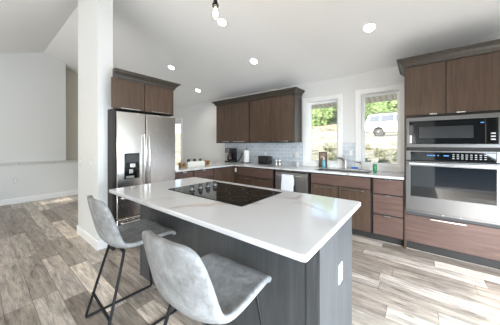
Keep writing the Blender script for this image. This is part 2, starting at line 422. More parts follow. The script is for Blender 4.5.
struct('reflection_blocker', box(-9, 9, -12.1, -12, -.2, 4.0), 'crown_wood')  # unseen dark slab, added to dim outdoor reflections in the oven glass
struct('trim_eave', MB().prism([(YB+.16, 2.40), (4.98, 2.19), (4.98, 2.34), (YB+.16, 2.55)], -8.4, 3, 'X'), 'soffit_boards')
struct('sun_blocker', box(-6.45, .30, -5.0, YR-.18, 2.30, 2.42), 'trim_paint')  # unseen slab, added to keep direct sun out of the rear window

def foliage(rx, ry, rz, n, leaf, cz0, seed):
    r = random.Random(seed); mb = MB()
    lobes = [(Vector((r.uniform(-.55, .55)*rx, r.uniform(-.55, .55)*ry, cz0+r.uniform(-.5, .6)*rz)), r.uniform(.45, .7)) for _ in range(9)]
    for _ in range(n):
        c, k = r.choice(lobes); d = Vector((r.gauss(0, 1), r.gauss(0, 1), r.gauss(0, 1))).normalized()
        p = c+Vector((d.x*rx, d.y*ry, d.z*rz))*k*r.uniform(.75, 1)
        a = Vector((r.gauss(0, 1), r.gauss(0, 1), r.gauss(0, 1))).normalized(); b = a.orthogonal().normalized(); s = leaf*r.uniform(.6, 1.3)
        vs = [mb.bm.verts.new(p+q) for q in (a*s, b*s*.5, -a*s, -b*s*.5)]; mb.bm.faces.new(vs)
    return mb
def tree(x, y, h, r_, label, seed):
    z = gz(x, y); t = thing('leafy_tree', label, 'tree', (x, y, z-.1), 0, 'trees on the hillside')
    finish('trunk', MB().tube([(0, 0, 0), (.05, .03, h*.35), (0, 0, h*.65)], .16, 8, r1=.07), 'bark', t)
    finish('crown', foliage(r_, r_, h*.46, 2600, .27, h*.46, seed), 'leaves', t)
tr = [(x, 26.0, 4.2, 1.25) for x in (-12.3, -9.1, -5.9, -2.7, .5)]+[(x, 30.0, 5.4, 1.25) for x in (-13.9, -10.7, -7.5, -4.3, -1.1, 2.1)]+[(x, 34.0, 6.4, 1.3) for x in (-14.5, -11.0, -5.2, -1.9)]
for i, (x, y, h, r_) in enumerate(tr):
    tree(x, y, h, r_, 'green leafy tree in the row behind the parked white car' if x > (-5.0 if y < 28 else -5.4) else 'green leafy tree at the top of the bank seen through the narrow left window', 100+i)
sh = [(-3.1, 7.6), (-2.75, 8.8), (-1.5, 7.3), (-.9, 8.2), (-1.2, 10.3), (-3.6, 11.2), (-2.1, 12.5), (-.5, 9.6)]
for i, (x, y) in enumerate(sh):
    z = gz(x, y); r = .22+.1*(i % 3)
    t = thing('dry_shrub', 'small pale scrubby bush on the dry bank outside the %s window' % ('left' if x < -2.4 else 'right'), 'bush', (x, y, z-.05), 0, 'scrub bushes outside the %s window' % ('left' if x < -2.4 else 'right'))
    finish('foliage', foliage(r, r, r*.7, 380, .05, r*.5, 300+i), 'shrub_leaves', t)
    finish('stem', MB().tube([(0, 0, 0), (.02, 0, r*.6)], .015, 6), 'bark', t)

# white car with a roof rack, side on, rear at the left
def car(x, y, z):
    t = thing('car', 'white parked sport utility car with a roof rack on the bank outside', 'car', (x, y, z), math.radians(3))
    body = [(0, .42), (-.02, .75), (.02, 1.05), (.1, 1.12), (.22, 1.62), (.34, 1.74), (.6, 1.78), (2.4, 1.78), (2.75, 1.70), (3.45, 1.16), (4.3, 1.08), (4.62, .95), (4.72, .72), (4.7, .42), (4.1, .36), (4.0, .62), (3.75, .76), (3.5, .62), (3.4, .34), (1.35, .34), (1.25, .62), (1.0, .76), (.72, .62), (.62, .36)]
    mb = MB(); mb.prism(body, -.9, .9, 'Y')
    for v in mb.bm.verts:
        if v.co.z > 1.1: v.co.y *= 1-.20*(v.co.z-1.1)/.68
    b = finish('body', mb, 'car_paint', t, .05, True)
    for sgn in (-1, 1):
        def w_(poly):
            m_ = MB(); m_.prism(poly, .0, .03, 'Y')
            for v in m_.bm.verts: v.co.y = sgn*((.905*(1-.20*max(0, v.co.z-1.1)/.68))+v.co.y-.01)
            finish('side_window', m_, 'car_glass', t)
        w_([(.36, 1.18), (.45, 1.62), (1.05, 1.66), (1.05, 1.18)]); w_([(1.17, 1.18), (1.17, 1.66), (2.0, 1.67), (2.0, 1.18)]); w_([(2.1, 1.18), (2.1, 1.67), (2.55, 1.65), (3.1, 1.2)])
        for wx_ in (.99, 3.74):
            wh = finish('wheel', MB().lathe([(.14, -.10), (.33, -.11), (.37, -.07), (.37, .07), (.33, .11), (.14, .10)], (wx_, sgn*.82, .37), 24, 'Y'), 'tire', t, 0, True)
            finish('hub_cap', MB().lathe([(.22, -.11), (.22, .0), (.05, .115)] if sgn > 0 else [(.05, -.115), (.22, .0), (.22, .11)], (wx_, sgn*.82, .37), 20, 'Y'), 'nickel', wh, 0, True)
        finish('roof_rail', MB().tube([(.5, sgn*.62, 1.76), (.55, sgn*.62, 1.86), (2.4, sgn*.62, 1.86), (2.5, sgn*.62, 1.76)], .022, 8), 'car_trim', t)
        finish('tail_light', box(-.03, .06, sgn*.80-.08, sgn*.80+.08, .85, 1.1), 'tail_red', t, .02)
    for xx in (.9, 2.0): finish('rack_bar', box(xx, xx+.06, -.66, .66, 1.85, 1.9), 'car_trim', t, .01)
    finish('bumper', box(-.1, .12, -.86, .86, .40, .62), 'car_trim', t, .04)
    finish('door_handle', box(1.9, 2.05, -.93, -.89, 1.0, 1.03), 'car_trim', t)
car(-3.55, 20.3, gz(-3, 20)+.02)

# ------------------------------------------------------------------ cabinets
FY = 3.40      # door faces of the back run
FX = -3.12     # door faces of the peninsula run
CT = .885      # carcass top
def tab(mb_t, parent, x, y, z, w_=.035):           # small metal edge pull on top of a front facing -Y
    mb_t.p('handle', box(x-w_, x+w_, y-.016, y+.004, z-.008, z+.004), 'bright_steel', .002, parent=parent)
def bar(t, parent, x0, x1, y, z):
    t.p('handle', MB().box(x0, x1, y-.026, y-.012, z-.007, z+.007).box(x0+.02, x0+.03, y-.014, y+.002, z-.004, z+.004).box(x1-.03, x1-.02, y-.014, y+.002, z-.004, z+.004), 'bright_steel', .002, parent=parent)
G = .004
# sink base
def base_unit(name, label, x0, x1, fronts, cat='cabinet'):
    t = T(name, label, cat, ((x0+x1)/2, 3.7, 0))
    t.p('body', box(x0, x1, FY+.021, YB-.002, .10, CT) if name != 'sink_cabinet' else MB().box(x0, x1, FY+.021, YB-.002, .10, .66).box(x0, x0+.01, FY+.021, YB-.002, .66, CT).box(x1-.01, x1, FY+.021, YB-.002, .66, CT).box(x0, x1, FY+.021, FY+.04, .66, CT), 'carcass_dark')
    t.p('toe_kick', box(x0, x1, FY+.075, FY+.09, 0, .10), 'toe_kick')
    for kind, a, b, c, d, h in fronts:
        o = t.p('door' if kind == 'door' else 'drawer', box(a+G, b-G, FY, FY+.02, c+G, d-G), 'cabinet_wood' if kind == 'door' else 'cabinet_wood_across', .002)
        if h == 'tab': tab(t, o, (a+b)/2, FY, d-G)
        elif h: bar(t, o, h[0], h[1], FY, d-.035)
    return t
base_unit('drawer_cabinet', 'dark brown base cabinet of three stacked drawers between sink and oven', -.525, -.152,
          [('drawer', -.505, -.160, .665, .868, 'tab'), ('drawer', -.505, -.160, .390, .655, 'tab'), ('drawer', -.505, -.160, .105, .380, 'tab')])
base_unit('sink_cabinet', 'wide dark brown base cabinet with false drawer front under the sink', -1.415, -.527,
          [('drawer', -1.405, -.535, .705, .868, None), ('door', -1.405, -.972, .105, .700, (-1.33, -1.03)), ('door', -.968, -.535, .105, .700, (-.92, -.62))])
base_unit('base_cabinet', 'dark brown base cabinet with one wide drawer over two doors left of dishwasher', -3.04, -2.125,
          [('drawer', -3.02, -2.14, .69, .868, 'tab'), ('door', -3.02, -2.583, .105, .68, (-2.92, -2.66)), ('door', -2.577, -2.14, .105, .68, (-2.50, -2.24))])
# peninsula run, fronts face +X
def pen_unit(name, label, y0, y1, fronts):
    t = T(name, label, 'cabinet', (-3.4, (y0+y1)/2, 0))
    t.p('body', box(-3.73, FX-.021, y0, y1, .10, CT), 'carcass_dark')
    t.p('back_panel', box(-3.75, -3.73, y0, y1, 0, CT), 'cabinet_wood')
    t.p('toe_kick', box(FX-.09, FX-.075, y0, y1, 0, .10), 'toe_kick')
    for kind, a, b, c, d, h in fronts:
        o = t.p(kind, box(FX-.02, FX, a+G, b-G, c+G, d-G), 'cabinet_wood' if kind == 'door' else 'cabinet_wood_across', .002)
        if h == 'tab': t.p('handle', box(FX-.004, FX+.016, (a+b)/2-.035, (a+b)/2+.035, d-G-.008, d), 'bright_steel', .002, parent=o)
        elif h: t.p('handle', MB().box(FX+.012, FX+.026, h[0], h[1], d-.042, d-.028).box(FX-.002, FX+.014, h[0]+.02, h[0]+.03, d-.039, d-.031).box(FX-.002, FX+.014, h[1]-.03, h[1]-.02, d-.039, d-.031), 'bright_steel', .002, parent=o)
pen_unit('peninsula_cabinet', 'dark brown drawer cabinet of the left counter, next to the refrigerator', 1.995, 2.36, [('drawer', 2.0, 2.355, .72, .868, 'tab'), ('drawer', 2.0, 2.355, .42, .71, 'tab'), ('drawer', 2.0, 2.355, .105, .41, 'tab')])
pen_unit('peninsula_cabinet', 'dark brown left counter cabinet with drawer above a bar-handled door', 2.362, 2.83, [('drawer', 2.367, 2.825, .72, .868, 'tab'), ('door', 2.367, 2.825, .105, .71, (2.42, 2.77))])
pen_unit('peninsula_cabinet', 'plain single-door dark brown cabinet nearest the inner counter corner', 2.832, 3.12, [('door', 2.837, 3.115, .105, .868, None)])
t = T('corner_cabinet', 'dark brown corner cabinet with two plain panels meeting at a right angle', 'cabinet', (-3.4, 3.6, 0))
t.p('body', MB().box(-3.75, FX-.021, 3.123, YB-.002, .10, CT).box(FX-.021, -3.042, FY+.021, YB-.002, .10, CT), 'carcass_dark')
t.p('toe_kick', MB().box(FX-.09, FX-.075, 3.123, FY+.09, 0, .10).box(FX-.075, -3.042, FY+.075, FY+.09, 0, .10), 'toe_kick')
t.p('panel', box(FX-.02, FX, 3.127, FY-.002, .105, .868), 'cabinet_wood', .002)
t.p('panel', box(FX-.02, -3.045, FY, FY+.02, .105, .868), 'cabinet_wood', .002)
t.p('latch', box(-3.075, -3.035, FY-.018, FY-.001, .76, .84), 'white_plastic', .004, label='white child safety latch')

# dishwasher
t = T('dishwasher', 'stainless steel dishwasher under the counter with towel on its handle', 'dishwasher', (-1.77, 3.7, 0))
t.p('body', box(-2.10, -1.44, FY+.03, YB-.03, .10, .88), 'carcass_dark')
t.p('toe_kick', box(-2.10, -1.44, FY+.075, FY+.09, 0, .10), 'toe_kick')
d_ = t.p('door', box(-2.075, -1.455, FY-.012, FY+.029, .12, .865), 'stainless', .006)
t.p('handle', MB().box(-2.03, -1.50, FY-.055, FY-.040, .785, .805).box(-2.03, -2.012, FY-.042, FY-.010, .787, .803).box(-1.518, -1.50, FY-.042, FY-.010, .787, .803), 'bright_steel', .004, parent=d_)
t.p('control_strip', box(-2.06, -1.47, FY-.014, FY-.0115, .845, .86), 'black_plastic', parent=d_)
# hanging towel
mb = MB(); nx_, pts = 16, []
path = [(-.030, .50), (-.033, .60), (-.030, .70), (-.036, .775), (-.064, .80), (-.0475, .812), (-.066, .80)]
def towel():
    mb = MB(); rows = []
    prof = [(FY-.0285, .62), (FY-.029, .70), (FY-.031, .78), (FY-.034, .806), (FY-.047, .8125), (FY-.062, .806), (FY-.066, .78), (FY-.066, .70), (FY-.067, .60), (FY-.068, .50), (FY-.068, .42)]
    for j, (y, z) in enumerate(prof):
        row = []
        for i in range(29):
            u = i/28; x = -1.915+.225*u
            amp = .0 if j < 6 else .007*(j-5)/4
            if j >= 6: x += .006*math.sin(j*1.3+u*3)
            row.append(mb.bm.verts.new((x, y-abs(amp*math.sin(u*21+j*.15))-amp*.3, z+(.006*math.sin(u*4) if j in (0, 10) else 0))))
        rows.append(row)
    for A, B in zip(rows, rows[1:]):
        for i in range(28): mb.bm.faces.new([A[i], A[i+1], B[i+1], B[i]])
    return mb
tw = single('dish_towel', 'white dish towel folded over the dishwasher handle', 'towel', towel(), 'towel_cloth', (-1.80, 3.34, .42), 0, True)
sm = tw.modifiers.new('solid', 'SOLIDIFY'); sm.thickness = .0035; sm.offset = 0

# countertop: L shape with the sink cut out
SX0, SX1, SY0, SY1 = -1.40, -.58, 3.50, 3.88
mb = MB(); zt0, zt1 = .8855, .915; yf = FY-.03
xs = [-3.78, -3.09, SX0, SX1, -.153]; ys = [1.99, yf, SY0, SY1, YB-.001]
# built from one plan outline with shared vertices
gv = {}
def gvt(i, j, z):
    if (i, j, z) not in gv: gv[(i, j, z)] = mb.bm.verts.new((xs[i], ys[j], z))
    return gv[(i, j, z)]
cells = [(0, 0)]+[(i, j) for i in range(4) for j in range(1, 4) if (i, j) != (2, 2)]
for (i, j) in cells:
    mb.bm.faces.new([gvt(i, j, zt1), gvt(i+1, j, zt1), gvt(i+1, j+1, zt1), gvt(i, j+1, zt1)])
    mb.bm.faces.new([gvt(i, j, zt0), gvt(i, j+1, zt0), gvt(i+1, j+1, zt0), gvt(i+1, j, zt0)])
    for (di, dj, e0, e1) in ((-1, 0, (i, j), (i, j+1)), (1, 0, (i+1, j), (i+1, j+1)), (0, -1, (i, j), (i+1, j)), (0, 1, (i, j+1), (i+1, j+1))):
        if (i+di, j+dj) not in cells: mb.bm.faces.new([gvt(*e0, zt0), gvt(*e1, zt0), gvt(*e1, zt1), gvt(*e0, zt1)])
single('countertop', 'white quartz L-shaped worktop along the back wall under the windows', 'countertop', mb, 'quartz', (-2, 3.7, .885), .003)
# undermount sink
mb = MB(); e = .004
a, b, c, d, zt, zb = SX0+e, SX1-e, SY0+e, SY1-e, .905, .72
ins = .012
for (x0, x1, y0, y1, z0, z1) in ((a, b, c, d, zb, zb+.006), (a, a+.01, c, d, zb, zt), (b-.01, b, c, d, zb, zt), (a, b, c, c+.01, zb, zt), (a, b, d-.01, d, zb, zt), (-1.0, -.985, c, d, zb, .86)):
    mb.box(x0, x1, y0, y1, z0, z1)
st = T('sink', 'undermounted stainless double-bowl kitchen sink below the windows', 'sink', (-.99, 3.69, zb))
st.p('basin', mb, 'stainless', .002)
for x in (-1.2, -.79): st.p('drain', MB().lathe([(.0, .0), (.045, 0), (.045, .004), (0, .005)][1:], (x, 3.69, zb+.006), 20), 'bright_steel')
# faucet
t = T('faucet', 'brushed nickel kitchen faucet with pull-out spout aimed left', 'faucet', (-1.0, 3.935, .915))
t.p('base', MB().lathe([(.032, .915), (.032, .925), (.024, .93), (.022, 1.06), (.019, 1.075)], (-1.0, 3.935, 0), 20), 'nickel', 0, True)
t.p('spout', MB().tube([(-1.0, 3.935, 1.03), (-1.02, 3.915, 1.065), (-1.05, 3.885, 1.095), (-1.08, 3.855, 1.108), (-1.105, 3.83, 1.108)], .017, 12), 'nickel', 0, True)
t.p('spray_head', MB().tube([(-1.10, 3.834, 1.108), (-1.125, 3.81, 1.10), (-1.14, 3.795, 1.08)], .019, 12), 'nickel', 0, True)
t.p('lever', MB().tube([(-1.0, 3.935, 1.07), (-1.0, 3.93, 1.10), (-1.04, 3.925, 1.165)], .011, 10, r1=.007), 'nickel', 0, True)
t = T('water_dispenser_tap', 'small nickel side tap beside the main faucet on the right', 'faucet', (-.745, 3.93, .915))
t.p('base', MB().lathe([(.018, .915), (.018, .93), (.011, .935), (.010, 1.03)], (-.745, 3.93, 0), 16), 'nickel', 0, True)
t.p('spout', MB().tube([(-.745, 3.93, 1.01), (-.775, 3.90, 1.045), (-.82, 3.86, 1.05)], .009, 10), 'nickel', 0, True)
t.p('lever', box(-.79, -.73, 3.925, 3.94, 1.045, 1.055), 'nickel', .002)

# tall oven cabinet
t = T('oven_cabinet', 'tall dark brown cabinet housing the microwave and wall oven at right', 'cabinet', (.28, 3.7, 0))
XA, XB = -.150, .735
t.p('side_panel', box(XA, XA+.02, FY+.002, YB-.001, 0, 2.33), 'cabinet_wood')
t.p('side_panel', box(XB-.02, XB, FY+.002, YB-.001, 0, 2.33), 'cabinet_wood')
t.p('back_panel', box(XA+.02, XB-.02, FY+.30, YB-.002, .10, 2.33), 'carcass_dark')
t.p('upper_box', box(XA+.02, XB-.02, FY+.022, FY+.30, 1.69, 2.33), 'carcass_dark')
t.p('lower_box', box(XA+.02, XB-.02, FY+.022, FY+.30, .10, .475), 'carcass_dark')
t.p('shelf', box(XA+.02, XB-.02, FY+.004, FY+.30, 1.268, 1.30), 'carcass_dark')
t.p('toe_kick', box(XA+.01, XB-.01, FY+.055, FY+.07, 0, .10), 'toe_kick')
d_ = t.p('door', box(XA+.006, .243, FY, FY+.02, 1.705, 2.318), 'cabinet_wood', .002)
t.p('handle', box(.10, .165, FY-.018, FY+.002, 1.700, 1.714), 'bright_steel', .002, parent=d_)
d_ = t.p('door', box(.251, XB-.006, FY, FY+.02, 1.705, 2.318), 'cabinet_wood', .002)
t.p('handle', box(.335, .405, FY-.018, FY+.002, 1.700, 1.714), 'bright_steel', .002, parent=d_)
d_ = t.p('drawer', box(XA+.012, XB-.012, FY, FY+.02, .11, .448), 'cabinet_wood_across', .002)
bar(t, d_, .10, .415, FY, .435)
CROWN = [(0, -.012), (.010, -.012), (.014, .0), (.020, .006), (.026, .024), (.048, .050), (.060, .058), (.064, .070), (.078, .072), (.078, .088), (0, .088)]
def crown(path, z): return MB().sweep(path, [(o, z+h) for o, h in CROWN])
t.p('crown_molding', crown([(XA, YB-.02), (XA, FY), (XB, FY), (XB, YB-.02)][::1], 2.335).box(XA, XB, FY, YB-.02, 2.33, 2.34), 'crown_wood')
# microwave
t = T('microwave', 'built-in stainless framed black glass microwave above the wall oven', 'microwave', (.27, 3.6, 1.30))
t.p('body', box(-.128, .715, FY+.012, FY+.29, 1.305, 1.685), 'carcass_dark')
mx0, mx1, mz0, mz1 = -.128, .72, 1.303, 1.672
t.p('trim_frame', MB().box(mx0, mx1, FY-.018, FY+.012, mz1-.045, mz1).box(mx0, mx1, FY-.018, FY+.012, mz0, mz0+.040).box(mx0, mx0+.028, FY-.018, FY+.012, mz0+.04, mz1-.045).box(.655, mx1, FY-.018, FY+.012, mz0+.04, mz1-.045), 'oven_steel', .003)
d_ = t.p('door', box(mx0+.03, .560, FY-.014, FY+.012, mz0+.042, mz1-.047), 'black_glass', .002)
t.p('window_screen', box(.0, .47, FY-.0155, FY-.0142, mz0+.11, mz1-.12), 'oven_rack', parent=d_)
c_ = t.p('control_panel', box(.563, .653, FY-.014, FY+.012, mz0+.042, mz1-.047), 'black_glass', .002)
t.p('display', box(.525, .550, FY-.016, FY-.0142, 1.572, 1.582), 'blue_display', parent=d_)
for i in range(3): t.p('button', box(.60, .635, FY-.016, FY-.0142, 1.45-.032*i, 1.464-.032*i), 'white_print', parent=c_)
t.p('sticker', box(-.095, -.072, FY-.0158, FY-.0142, mz0+.05, mz0+.15), 'white_print', label='pale upright sticker')
# wall oven
t = T('built_in_oven', 'stainless wall oven with large dark glass door and black control panel', 'oven', (.27, 3.6, .48))
t.p('body', box(-.128, .715, FY+.03, FY+.29, .48, 1.262), 'carcass_dark')
t.p('frame', MB().box(-.132, -.085, FY-.016, FY+.028, 1.14, 1.262).box(.64, .72, FY-.016, FY+.028, 1.14, 1.262).box(-.085, .64, FY-.016, FY+.028, 1.245, 1.262), 'oven_steel', .003)
c_ = t.p('control_panel', box(-.085, .64, FY-.02, FY+.028, 1.146, 1.244), 'black_glass', .003)
for x, w_ in ((.075, .016), (.098, .016), (.118, .006), (.130, .016), (.17, .012), (.225, .045)): t.p('display', box(x, x+w_, FY-.0215, FY-.0202, 1.200, 1.210), 'blue_display', parent=c_)
for i in range(8): 
    for k in range(3): t.p('button', box(.30+.036*i, .318+.036*i, FY-.0215, FY-.0202, 1.172+.022*k, 1.178+.022*k), 'white_print', parent=c_)
# door as a frame round the dark glass
dx0, dx1, dz0, dz1 = -.132, .722, .520, 1.128; gx0, gx1, gz0, gz1 = -.085, .640, .695, 1.075
d_ = t.p('door', MB().box(dx0, gx0, FY-.03, FY+.028, dz0, dz1).box(gx1, dx1, FY-.03, FY+.028, dz0, dz1).box(gx0, gx1, FY-.03, FY+.028, dz0, gz0).box(gx0, gx1, FY-.03, FY+.028, gz1, dz1), 'oven_steel')
t.p('door_glass', box(gx0, gx1, FY-.028, FY+.02, gz0, gz1), 'black_glass', parent=d_)
t.p('handle', MB().box(-.10, .66, FY-.085, FY-.062, 1.088, 1.118).box(-.09, -.06, FY-.064, FY-.028, 1.09, 1.115).box(.62, .65, FY-.064, FY-.028, 1.09, 1.115), 'bright_steel', .006, parent=d_)
t.p('vent_rail', MB().box(-.132, .722, FY-.01, FY+.02, .488, .514), 'oven_steel', .003)
t.p('vent_slot', MB().box(-.128, .715, FY+.004, FY+.021, .456, .484), 'slot_dark')
for x in (.22, .37): t.p('rivet', MB().lathe([(.006, -.016), (.006, -.008)], (x, FY, .50), 10, 'Y'), 'white_print')
# raised maker's word on the door
cu = bpy.data.curves.new('word', 'FONT'); cu.body = 'Whirlpool'; cu.size = .034; cu.extrude = .0006; cu.align_x = 'CENTER'
wo_ = bpy.data.objects.new('word', cu); COL.objects.link(wo_)
dg = bpy.context.evaluated_depsgraph_get(); me = bpy.data.meshes.new_from_object(wo_.evaluated_get(dg)); bpy.data.objects.remove(wo_)
def word(parent, loc, s=1, m='grey_print', off=(0, 0, 0)):
    o = bpy.data.objects.new('lettering', me.copy()); o.data.materials.clear(); o.data.materials.append(MATS[m]); COL.objects.link(o)
    o.parent = parent; o.location = Vector(loc)-Vector(off); o.rotation_euler = (math.pi/2, 0, 0); o.scale = (s, s, s); return o
word(d_, (.27, FY-.0312, .60), 1, 'grey_print', t.loc)

# wall cabinets on the back wall
UY = 3.70; UZ0, UZ1 = 1.385, 2.312
def upper(label, x0, x1, side):
    t = T('wall_cabinet', label, 'cabinet', ((x0+x1)/2, 3.87, UZ0))
    t.p('body', box(x0+.016, x1-.016, UY+.021, YB-.001, UZ0, UZ1), 'carcass_dark')
    t.p('side_panel', box(x0, x0+.015, UY+.0215, YB-.001, UZ0, UZ1+.0), 'crown_wood')
    t.p('side_panel', box(x1-.015, x1, UY+.0215, YB-.001, UZ0, UZ1+.0), 'crown_wood')
    xm = (x0+x1)/2
    for a, b in ((x0+.014, xm-.0025), (xm+.0025, x1-.010)):
        d_ = t.p('door', box(a, b, UY, UY+.02, UZ0+.012, UZ1-.02), 'cabinet_wood', .002)
        t.p('handle', box((a+b)/2-.02, b-.06, UY-.016, UY+.0, UZ0+.014, UZ0+.026) if a < xm-.1 else box(a+.06, (a+b)/2+.14, UY-.016, UY, UZ0+.014, UZ0+.026), 'bright_steel', .002, parent=d_)
    t.p('light_rail', box(x0, x1, UY+.0, UY+.02, UZ0-.012, UZ0), 'crown_wood')
    return t
upper('left pair-door dark brown wall cabinet above the coffee maker', -3.995, -2.935, 0)
upper('right pair-door dark brown wall cabinet beside the narrow window', -2.925, -1.85, 1)
single('crown_molding', 'dark crown molding running along the top of both wall cabinets', 'molding',
       crown([(-3.995, YB-.02), (-3.995, UY), (-1.85, UY), (-1.85, YB-.02)], 2.3125).box(-3.995, -1.85, UY, YB-.02, 2.3125, 2.32), 'crown_wood', (-2.9, 3.87, 2.3))

# ------------------------------------------------------------------ refrigerator bay
RX = -3.0
t = T('fridge_cabinet', 'dark brown two-door cabinet bridging over the refrigerator', 'cabinet', (-3.4, 1.5, 1.79))
t.p('body', box(-3.9, RX-.021, 1.125, 1.869, 1.795, 2.18), 'carcass_dark')
for a, b in ((1.035, 1.438), (1.446, 1.865)):
    d_ = t.p('door', box(RX-.02, RX, a, b, 1.800, 2.178), 'cabinet_wood', .002)
    t.p('handle', box(RX, RX+.016, a+.10, b-.06, 1.797, 1.809), 'bright_steel', .002, parent=d_)
t.p('side_panel', box(-3.9, RX, 1.87, 1.89, 1.78, 2.18), 'cabinet_wood')
t.p('crown_molding', crown([(RX, 1.045), (RX, 1.89), (-3.9, 1.89)][::1], 2.19).box(-3.9, RX, 1.125, 1.89, 2.181, 2.19), 'crown_wood')
single('gable_panel', 'tall dark side panel between white post and refrigerator', 'panel', box(-3.19, RX-.03, 1.055, 1.088, 0, 1.79), 'carcass_dark', (-3.1, 1.09, 0))
FYA, FYB, FT = 1.092, 1.925, 1.765
t = T('refrigerator', 'stainless french-door refrigerator with black water dispenser', 'refrigerator', (-3.4, 1.52, 0))
t.p('body', box(-3.88, RX-.06, 1.126, FYB, .03, FT-.01), 'black_metal')
t.p('toe_grille', box(-3.8, RX-.075, 1.13, FYB-.01, 0, .06), 'black_plastic')
ym = 1.462
dl = t.p('door', box(RX-.055, RX, FYA, ym-.004, .70, FT), 'stainless_fridge', .010, True)
dr_ = t.p('door', box(RX-.055, RX, ym+.004, FYB, .70, FT), 'stainless_fridge', .010, True)
def fhandle(y, parent):
    t.p('handle', MB().tube([(RX-.002, y, 1.46), (RX+.026, y, 1.462), (RX+.036, y, 1.42), (RX+.042, y, 1.14), (RX+.036, y, .84), (RX+.026, y, .79), (RX-.002, y, .79)], .012, 12), 'bright_steel', 0, True, parent=parent)
fhandle(ym-.032, dl); fhandle(ym+.032, dr_)
for z0, z1 in ((.38, .692), (.065, .372)):
    o = t.p('freezer_drawer', box(RX-.055, RX, FYA, FYB, z0, z1), 'stainless_fridge', .010, True)
    t.p('handle', MB().tube([(RX-.002, FYA+.06, z1-.05), (RX+.045, FYA+.07, z1-.05), (RX+.05, FYB-.07, z1-.05), (RX-.002, FYB-.06, z1-.05)], .014, 12), 'bright_steel', 0, True, parent=o)
dp = t.p('dispenser', MB().box(RX, RX+.006, 1.18, 1.372, .885, 1.222), 'black_glass', .003, parent=dl)
t.p('dispenser', MB().box(RX+.006, RX+.009, 1.20, 1.36, 1.10, 1.205), 'slot_dark', .001, parent=dl, label='grey control face')
t.p('paddle', MB().box(RX+.006, RX+.014, 1.255, 1.315, 1.035, 1.085), 'bright_steel', .003, parent=dl)
t.p('paddle', MB().box(RX+.006, RX+.014, 1.24, 1.285, .955, 1.01), 'bright_steel', .003, parent=dl)
t.p('drip_tray', MB().box(RX+.006, RX+.012, 1.20, 1.30, .897, .925), 'nickel', .001, parent=dl)

# ------------------------------------------------------------------ island
t = T('island_cabinet', 'dark grey kitchen island base with flat panels', 'island', (-1.3, 1.36, 0))
ix0, ix1, iy0, iy1 = -2.25, -.38, 1.04, 1.67
t.p('body', box(ix0+.02, ix1-.02, iy0+.015, iy1-.02, .0, .884), 'carcass_dark')
t.p('back_panel', box(ix0+.02, ix1-.075, iy0, iy0+.014, 0, .884), 'island_wood', .001)
t.p('end_panel', box(ix1-.02, ix1, iy0-.006, iy1, 0, .884), 'island_wood', .002)
t.p('end_panel', box(ix0, ix0+.02, iy0-.006, iy1, 0, .884), 'island_wood', .002)
t.p('corner_stile', box(ix1-.072, ix1-.0205, iy0-.006, iy0+.014, 0, .884), 'island_wood', .002)
for i in range(4):
    a = ix0+.024+i*(ix1-ix0-.048)/4; b = a+(ix1-ix0-.048)/4
    o = t.p('door', box(a+.003, b-.003, iy1-.02, iy1, .11, .70), 'island_wood', .002)
    t.p('handle', box((a+b)/2-.1, (a+b)/2+.1, iy1+.006, iy1+.018, .66, .672).box((a+b)/2-.09, (a+b)/2-.08, iy1-.002, iy1+.008, .662, .67).box((a+b)/2+.08, (a+b)/2+.09, iy1-.002, iy1+.008, .662, .67), 'bright_steel', .002, parent=o)
    o = t.p('drawer', box(a+.003, b-.003, iy1-.02, iy1, .705, .865), 'island_wood', .002)
    t.p('handle', box((a+b)/2-.035, (a+b)/2+.035, iy1-.004, iy1+.016, .858, .868), 'bright_steel', .002, parent=o)
# slab with rounded corners
def rrect(x0, x1, y0, y1, r, n=6):
    pts = []
    for cx_, cy_, a0 in ((x1-r, y0+r, -90), (x1-r, y1-r, 0), (x0+r, y1-r, 90), (x0+r, y0+r, 180)):
        for k in range(n+1):
            a = math.radians(a0+90*k/n); pts.append((cx_+r*math.cos(a), cy_+r*math.sin(a)))
    return pts
mb = MB(); mb.prism(rrect(-2.30, -.335, .765, 1.755, .022), .8855, .915, 'Z')
single('island_countertop', 'white veined quartz slab on top of the grey island', 'countertop', mb, 'quartz', (-1.3, 1.25, .885), .005)
# cooktop
t = T('cooktop', 'black glass electric cooktop set into the island slab', 'cooktop', (-1.40, 1.37, .9155))
mb = MB(); mb.prism(rrect(-1.85, -.94, 1.105, 1.65, .008), .9155, .921, 'Z'); t.p('glass_plate', mb, 'cooktop_glass', .0015)
def ring(cx_, cy_, r, wd=.003): 
    mb = MB(); n = 48
    A = [[mb.bm.verts.new((cx_+q*math.cos(2*math.pi*k/n), cy_+q*math.sin(2*math.pi*k/n), .9214)) for k in range(n)] for q in (r-wd, r)]
    for k in range(n): mb.bm.faces.new([A[0][k], A[0][(k+1) % n], A[1][(k+1) % n], A[1][k]])
    return mb
for cx_, cy_, r in ((-1.36, 1.50, .09), (-1.34, 1.25, .115), (-1.07, 1.51, .115), (-1.08, 1.25, .08)): t.p('burner', ring(cx_, cy_, r), 'burner_ring')
for y in (1.20, 1.295, 1.385, 1.475):
    o = t.p('knob', MB().lathe([(.026, .9213), (.026, .926), (.020, .930), (.019, .958), (.017, .962)], (-1.61, y, 0), 24), 'black_plastic', 0, True)
    t.p('knob_ring', MB().lathe([(.0265, .930), (.0265, .934), (.022, .940), (.0195, .940)], (-1.61, y, 0), 24), 'grey_print', 0, True, parent=o)
    t.p('knob_grip', box(-1.628, -1.592, y-.005, y+.005, .960, .972), 'black_plastic', .002, parent=o)

